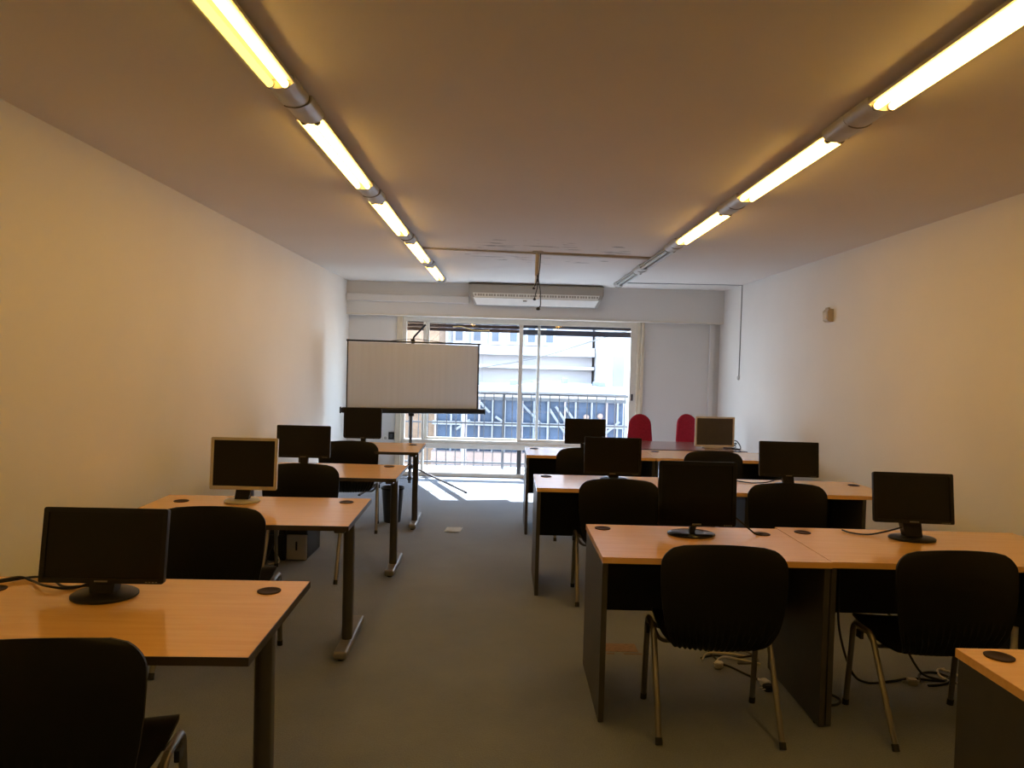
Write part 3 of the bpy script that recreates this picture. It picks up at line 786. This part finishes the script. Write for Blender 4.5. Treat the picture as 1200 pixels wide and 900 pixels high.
monitor('black widescreen monitor on the nearest left desk, round black base', -1.345, 2.445, 1.5, .415, .252, .788, 8, base=(.107, .095), base_dy=.015, base_dx=.005, neck=(.085, .05))
monitor('silver framed square monitor with round silver base', -1.452, 4.07, 1, .372, .292, .818, 4, frame='silver', scr='screen', basem='silver', base=(.098, .095), base_dy=.05, base_dx=-.02, bez=.016, chin=.004, neck=(.085, .04), mark=False)
monitor('black widescreen monitor with pale back edge, third along the left wall', -1.515, 5.51, 1, .405, .245, .808, 3, base=(.10, .085), base_dy=.04, basem='silver', neck=(.06, .03))
monitor('black monitor with rounded corners at the farthest left desk', -1.352, 6.97, -2, .366, .295, .806, 2, corner=.022, base=(.10, .09), base_dy=.05, neck=(.05, .03))
monitor('big gloss black monitor on a thin neck with oval gloss base', .967, 3.55, 0, .388, .318, .790, 3, frame='plastic_gloss', scr='screen_gloss', base=(.118, .085), base_dy=.02, base_dx=-.02, neck=(.030, .022), corner=.014, bez=.020, chin=.008)
monitor('black widescreen monitor nearest the right wall, round base, front row', 2.040, 3.54, -4, .385, .248, .832, 8, base=(.112, .085), base_dy=.055, base_dx=.02, neck=(.09, .05))
monitor('black widescreen monitor at the aisle desk of the second right row', .795, 5.20, 0, .412, .268, .785, 2, base=(.10, .085), base_dy=.05, base_dx=.02, neck=(.075, .03))
monitor('black widescreen monitor near the right wall in the second row', 2.045, 5.13, -3, .418, .250, .812, 6, base=(.10, .085), base_dy=.05, base_dx=.015, neck=(.08, .04))
monitor('black widescreen monitor silhouetted against the window, third right row', .787, 6.93, 0, .392, .242, .812, 2, base=(.10, .085), base_dy=.05, neck=(.075, .03))
monitor('square beige framed monitor on the reddish desk', 2.20, 7.50, 3, .415, .312, .757, 1, style='beige', frame='beige', scr='screen_pale', base=(.11, .10), base_dy=.06, neck=(.09, .04), bez=.018, mark=False)

# ------------------------------------------------------------------ cables on desks and floor
def cable(name, label, strands, mats=('cable_black',), r=.0045, cat='cable'):
    if len(strands) == 1:
        return tag(obj(name, T(smooth_path(strands[0], 6), r, 6), mats[0], smooth=True), label, cat)
    root = thing(name, label, cat, tuple(strands[0][0]))
    o0 = Vector(strands[0][0])
    for i, s in enumerate(strands):
        obj('strand', T(smooth_path([Vector(p)-o0 for p in s], 6), r, 6), mats[i % len(mats)], root, True)
    return root
zt = .7465
cable('monitor_cables', 'black cables trailing left from the nearest left monitor', [
    [(-1.325, 2.515, .80), (-1.37, 2.53, .757), (-1.45, 2.545, zt), (-1.52, 2.53, zt), (-1.60, 2.59, zt+.006), (-1.69, 2.63, zt), (-1.76, 2.57, zt), (-1.84, 2.53, zt)],
    [(-1.335, 2.525, .82), (-1.40, 2.545, .775), (-1.48, 2.515, zt), (-1.56, 2.50, zt+.01), (-1.66, 2.58, zt), (-1.72, 2.60, zt+.008), (-1.77, 2.56, zt+.006), (-1.85, 2.50, zt)]])
cable('monitor_cables', 'black cable from the big gloss monitor to the desk hole', [
    [(1.08, 3.60, .88), (1.17, 3.62, .83), (1.235, 3.61, .78), (1.27, 3.59, .752), (1.30, 3.61, zt), (1.325, 3.63, .741)]])
cable('monitor_cables', 'thin dark cable behind the front row monitor nearest the right wall', [
    [(2.02, 3.60, .80), (1.95, 3.64, .765), (1.87, 3.65, zt), (1.80, 3.68, zt), (1.78, 3.74, zt)]])
cable('monitor_cables', 'dark cable left of the second row monitor near the right wall', [
    [(2.03, 5.20, .80), (1.93, 5.22, .757), (1.82, 5.23, zt), (1.74, 5.30, zt), (1.70, 5.36, zt)]])
cable('desk_cables', 'tangle of black cables on the reddish desk beside the beige monitor', [
    [(2.27, 7.62, zt), (2.36, 7.66, zt+.01), (2.42, 7.60, zt+.06), (2.445, 7.55, zt+.07), (2.46, 7.48, zt+.03), (2.44, 7.42, zt), (2.38, 7.50, zt)],
    [(2.28, 7.60, zt), (2.38, 7.58, zt+.02), (2.43, 7.54, zt+.05), (2.455, 7.60, zt+.03), (2.43, 7.70, zt), (2.36, 7.72, zt)],
    [(2.30, 7.58, zt), (2.40, 7.50, zt), (2.45, 7.60, zt+.015), (2.38, 7.66, zt)]], ('cable_black', 'cable_black', 'cable_grey'), .0055)

fz = .006
cable('floor_cables', 'loose cables with white plugs on the carpet behind the front aisle chair', [
    [(1.10, 3.86, fz), (1.18, 3.90, fz), (1.30, 3.88, fz), (1.42, 3.92, fz)],
    [(1.15, 3.79, fz), (1.22, 3.86, fz+.01), (1.33, 3.84, fz), (1.40, 3.80, fz)],
    [(1.17, 4.05, fz), (1.17, 3.93, fz), (1.19, 3.80, fz), (1.23, 3.75, fz), (1.29, 3.65, fz), (1.36, 3.55, fz)],
    [(1.22, 3.95, fz), (1.33, 3.98, fz+.01), (1.41, 3.90, fz), (1.38, 3.82, fz), (1.28, 3.80, fz)],
    [(1.10, 3.84, fz), (1.15, 3.90, fz+.012), (1.26, 3.93, fz), (1.36, 3.90, fz)]], ('cable_black', 'cable_white', 'cable_black', 'cable_grey', 'cable_white'), .005)
def plug(label, x, y, rz, mat):
    r = thing('power_plug', label, 'plug', (x, y, 0), rz)
    bm = bmesh.new(); prism(bm, rrect(.05, .04, .012, 4), 'z', .001, .03); bmesh.ops.bevel(bm, geom=bm.edges[:], offset=.004, segments=2, affect='EDGES'); obj('body', bm, mat, r, True)
    bm = bmesh.new(); tube(bm, [(.02, 0, .014), (.05, 0, .012)], [.010, .006], 8); obj('strain_relief', bm, mat, r, True)
    bm = bmesh.new()
    for s in (-1, 1): box(bm, -.042, -.024, s*.010-.003, s*.010+.003, .013, .017)
    obj('pins', bm, 'silver', r)
    return r
plug('white plug lying on the carpet behind the front aisle chair', 1.165, 3.755, R(60), 'white_plastic')
plug('white plug on the carpet beside the dividing desk panel', 1.335, 3.55, R(110), 'white_plastic')
plug('black plug on the carpet under the front aisle desk', 1.33, 3.495, R(20), 'plastic_black')
cable('floor_cables', 'tangle of cables on the carpet under the front right desk near the wall', [
    [(1.73, 3.66, .70), (1.735, 3.66, .45), (1.74, 3.64, .25), (1.79, 3.60, .06), (1.87, 3.60, fz), (2.0, 3.62, fz), (2.13, 3.66, fz), (2.28, 3.64, fz), (2.36, 3.70, fz)],
    [(1.98, 3.72, .36), (2.06, 3.70, .28), (2.12, 3.69, .14), (2.19, 3.68, .03), (2.26, 3.66, fz), (2.32, 3.62, fz), (2.38, 3.63, fz)],
    [(2.15, 3.62, fz), (2.21, 3.72, fz), (2.30, 3.74, fz), (2.34, 3.66, fz), (2.25, 3.60, fz), (2.17, 3.58, fz)],
    [(2.36, 3.78, fz), (2.40, 3.72, fz), (2.38, 3.64, fz), (2.33, 3.62, fz), (2.30, 3.68, fz), (2.33, 3.77, fz), (2.38, 3.79, fz)]], ('cable_black', 'cable_black', 'cable_black', 'cable_white'), .006)
cable('floor_cables', 'loop of black cable on the carpet beside the dividing desk panels', [
    [(1.485, 3.52, fz), (1.56, 3.52, fz), (1.62, 3.46, fz), (1.64, 3.40, fz), (1.60, 3.35, fz), (1.52, 3.34, fz), (1.485, 3.37, fz)]], r=.006)
plug('small white cable joiner on the carpet under the front right desk', 2.10, 3.60, R(175), 'silver')
plug('black plug on the carpet at the wall end of the front right desk', 2.40, 3.62, R(-10), 'plastic_black')

# ------------------------------------------------------------------ computer towers
def tower(label, x, y, w, d, h, front, rz=0.0, slot=True):
    r = thing('computer_tower', label, 'computer', (x, y, 0), rz, 'computer towers under the desks')
    bm = bmesh.new(); box(bm, -w/2, w/2, .02, d, .012, h, .004); obj('case', bm, 'plastic_black', r)
    bm = bmesh.new(); box(bm, -w/2-.001, w/2+.001, 0, .02, .205, h+.002, .006); f = obj('front_bezel', bm, 'plastic_black', r)
    bm = bmesh.new(); box(bm, -w/2+.02, w/2-.02, -.003, .004, h-.07, h-.028, .002); obj('drive_tray', bm, 'plastic_gloss', f)
    bm = bmesh.new(); prism(bm, [(-w/2, .012), (w/2, .012), (w/2, .205), (-w/2, .205)], 'y', -.006, .02); bmesh.ops.bevel(bm, geom=bm.edges[:], offset=.006, segments=2, affect='EDGES'); p = obj('lower_front', bm, front, r)
    if slot:
        bm = bmesh.new(); prism(bm, rrect(.014, .07, .0069, 5, 0, .12), 'y', -.0085, -.004); obj('slot', bm, 'plastic_black', p)
    for sx in (-1, 1):
        for yy in (.05, d-.05): obj('foot', T([(sx*(w/2-.025), yy, 0), (sx*(w/2-.025), yy, .014)], .014, 8), 'rubber', r)
    return r
tower('black computer tower with silver lower front under the third left desk', -1.565, 5.56, .155, .40, .42, 'silver_front')
tower('plain black computer tower left of the silver fronted tower', -1.725, 5.54, .15, .42, .42, 'plastic_black')
t = tower('black computer tower under the right end of the front right desk', 2.59, 3.21, .17, .42, .48, 'plastic_black')
cable('tower_cables', 'pale cables hanging behind the chair under the third left desk', [
    [(-1.70, 5.50, .36), (-1.68, 5.47, .25), (-1.70, 5.45, .12), (-1.66, 5.44, .03), (-1.74, 5.43, .008)],
    [(-1.68, 5.51, .33), (-1.715, 5.47, .30), (-1.69, 5.45, .20), (-1.73, 5.43, .10), (-1.76, 5.42, .01)]], ('cable_white', 'cable_black'), .006)
wp = thing('paper_roll', 'slim pale rolled sheet standing beside the right tower', 'roll', (2.46, 3.40, 0))
obj('sheet', T([(0, 0, .0), (.02, .02, .37)], [.022, .014], 12), 'white_plastic', wp, True)

# ------------------------------------------------------------------ bin, paper, sticker, sockets
b = thing('waste_bin', 'dark plastic waste bin under the far left desks', 'bin', (-1.055, 7.02, 0))
bm = bmesh.new(); lathe(bm, [(.0, .004), (.078, .0), (.082, .01), (.106, .322), (.112, .326), (.112, .336), (.104, .336), (.100, .32), (.074, .012), (0, .012)], 32); obj('bucket', bm, 'bin', b, True)
bm = bmesh.new(); ring_prism(bm, [(.1135*math.cos(2*math.pi*k/32), .1135*math.sin(2*math.pi*k/32)) for k in range(32)], [(.1065*math.cos(2*math.pi*k/32), .1065*math.sin(2*math.pi*k/32)) for k in range(32)], 'z', .320, .338); obj('rim', bm, 'plastic_black', b, True)

bm = bmesh.new()
n = 10; V = [[bm.verts.new((-.075+.15*i/n, -.095+.19*j/n, .003+.005*math.sin(i*1.3+j*.7)**2+.003*(i/n)**2)) for j in range(n+1)] for i in range(n+1)]
for i in range(n):
    for j in range(n): bm.faces.new((V[i][j], V[i+1][j], V[i+1][j+1], V[i][j+1]))
bmesh.ops.solidify(bm, geom=bm.faces[:], thickness=-.0008)
tag(obj('paper_sheet', bm, 'paper', loc=(-.437, 6.72, .0005), rot=(0, 0, R(-4))), 'crumpled white paper sheet lying on the carpet in the aisle', 'paper')
o = thing('floor_sticker', 'faded reddish warning sticker worn into the carpet under the front desk', 'sticker', (.69, 3.985, 0))
bm = bmesh.new(); box(bm, -.095, .085, -.05, .065, .0005, .0018); obj('patch', bm, 'red_tape', o)
bm = bmesh.new(); box(bm, .0, .10, -.085, -.070, .0005, .0018); box(bm, -.095, -.05, -.085, -.070, .0005, .0016); obj('border_line', bm, 'red_tape', o)

o = thing('wall_socket', 'square black wall socket left of the window', 'socket', (-1.525, YW, .535))
obj('plate', B(-.038, .038, -.012, 0, -.05, .05, .004), 'plastic_black', o); obj('insert', B(-.022, .022, -.018, -.010, -.03, .03, .003), 'rail_metal', o)
o = thing('wall_socket', 'round pale wall socket left of the black one', 'socket', (-1.605, YW, .50))
bm = bmesh.new(); lathe(bm, [(.034, 0), (.034, .008), (.028, .012), (.024, .008), (0, .008)], 20); obj('plate', bm, 'white_plastic', o, True, rot=(R(90), 0, 0))
bm = bmesh.new(); lathe(bm, [(.020, 0), (.020, .011), (0, .012)], 16); obj('insert', bm, 'silver', o, True, rot=(R(90), 0, 0))

# ------------------------------------------------------------------ light from outside
w = bpy.data.worlds.new('sky'); sc.world = w; w.use_nodes = True
nt = w.node_tree; nt.nodes.clear()
out = nt.nodes.new('ShaderNodeOutputWorld'); bg = nt.nodes.new('ShaderNodeBackground')
tc = nt.nodes.new('ShaderNodeTexCoord'); sx = nt.nodes.new('ShaderNodeSeparateXYZ'); cr = nt.nodes.new('ShaderNodeValToRGB')
nt.links.new(tc.outputs['Generated'], sx.inputs[0]); nt.links.new(sx.outputs['Z'], cr.inputs[0])
cr.color_ramp.elements[0].position = 0; cr.color_ramp.elements[0].color = (.80, .91, 1, 1)
cr.color_ramp.elements[1].position = .8; cr.color_ramp.elements[1].color = (.45, .68, 1, 1)
nt.links.new(cr.outputs[0], bg.inputs[0]); bg.inputs[1].default_value = 8.5
nt.links.new(bg.outputs[0], out.inputs[0])
sun = bpy.data.lights.new('sun', 'SUN'); sun.energy = 36; sun.angle = R(.6); sun.color = (.95, .97, 1)
so = bpy.data.objects.new('sun', sun); COL.objects.link(so)
so.rotation_euler = Vector((.37, -1, -1.09)).to_track_quat('-Z', 'Y').to_euler(); so.location = (-6, 30, 25)
pl = bpy.data.lights.new('window_portal', 'AREA'); pl.shape = 'RECTANGLE'; pl.size = WX1-WX0; pl.size_y = 2.1
po = bpy.data.objects.new('window_portal', pl); COL.objects.link(po); po.location = ((WX0+WX1)/2, YW+.20, 1.05)
po.rotation_euler = (R(-90), 0, 0)
try: pl.cycles.is_portal = True
except Exception: pass

# ------------------------------------------------------------------ camera
cam = bpy.data.cameras.new('camera'); cam.sensor_width = 36; cam.sensor_fit = 'HORIZONTAL'; cam.lens = 36*850/1200
cam.clip_start = .05; cam.clip_end = 300
co = bpy.data.objects.new('camera', cam); COL.objects.link(co)
r_ = Vector((.99959335, -.00974348, .02679912)); u_ = Vector((-.02650645, .02901926, .99922735)); f_ = Vector((.01051364, .99953136, -.02874919))
mt = Matrix((( r_.x, u_.x, -f_.x, 0), (r_.y, u_.y, -f_.y, 0), (r_.z, u_.z, -f_.z, 1.56919), (0, 0, 0, 1)))
co.matrix_world = mt
sc.camera = co

vs = sc.view_settings
sc.display_settings.display_device = 'sRGB'
vs.view_transform = 'Standard'; vs.look = 'None'; vs.exposure = 0.0; vs.gamma = 1.0; vs.use_curve_mapping = False
sc.cycles.use_denoising = True
sc.cycles.max_bounces = 10; sc.cycles.diffuse_bounces = 6; sc.cycles.transparent_max_bounces = 12
sc.cycles.sample_clamp_indirect = 6.0
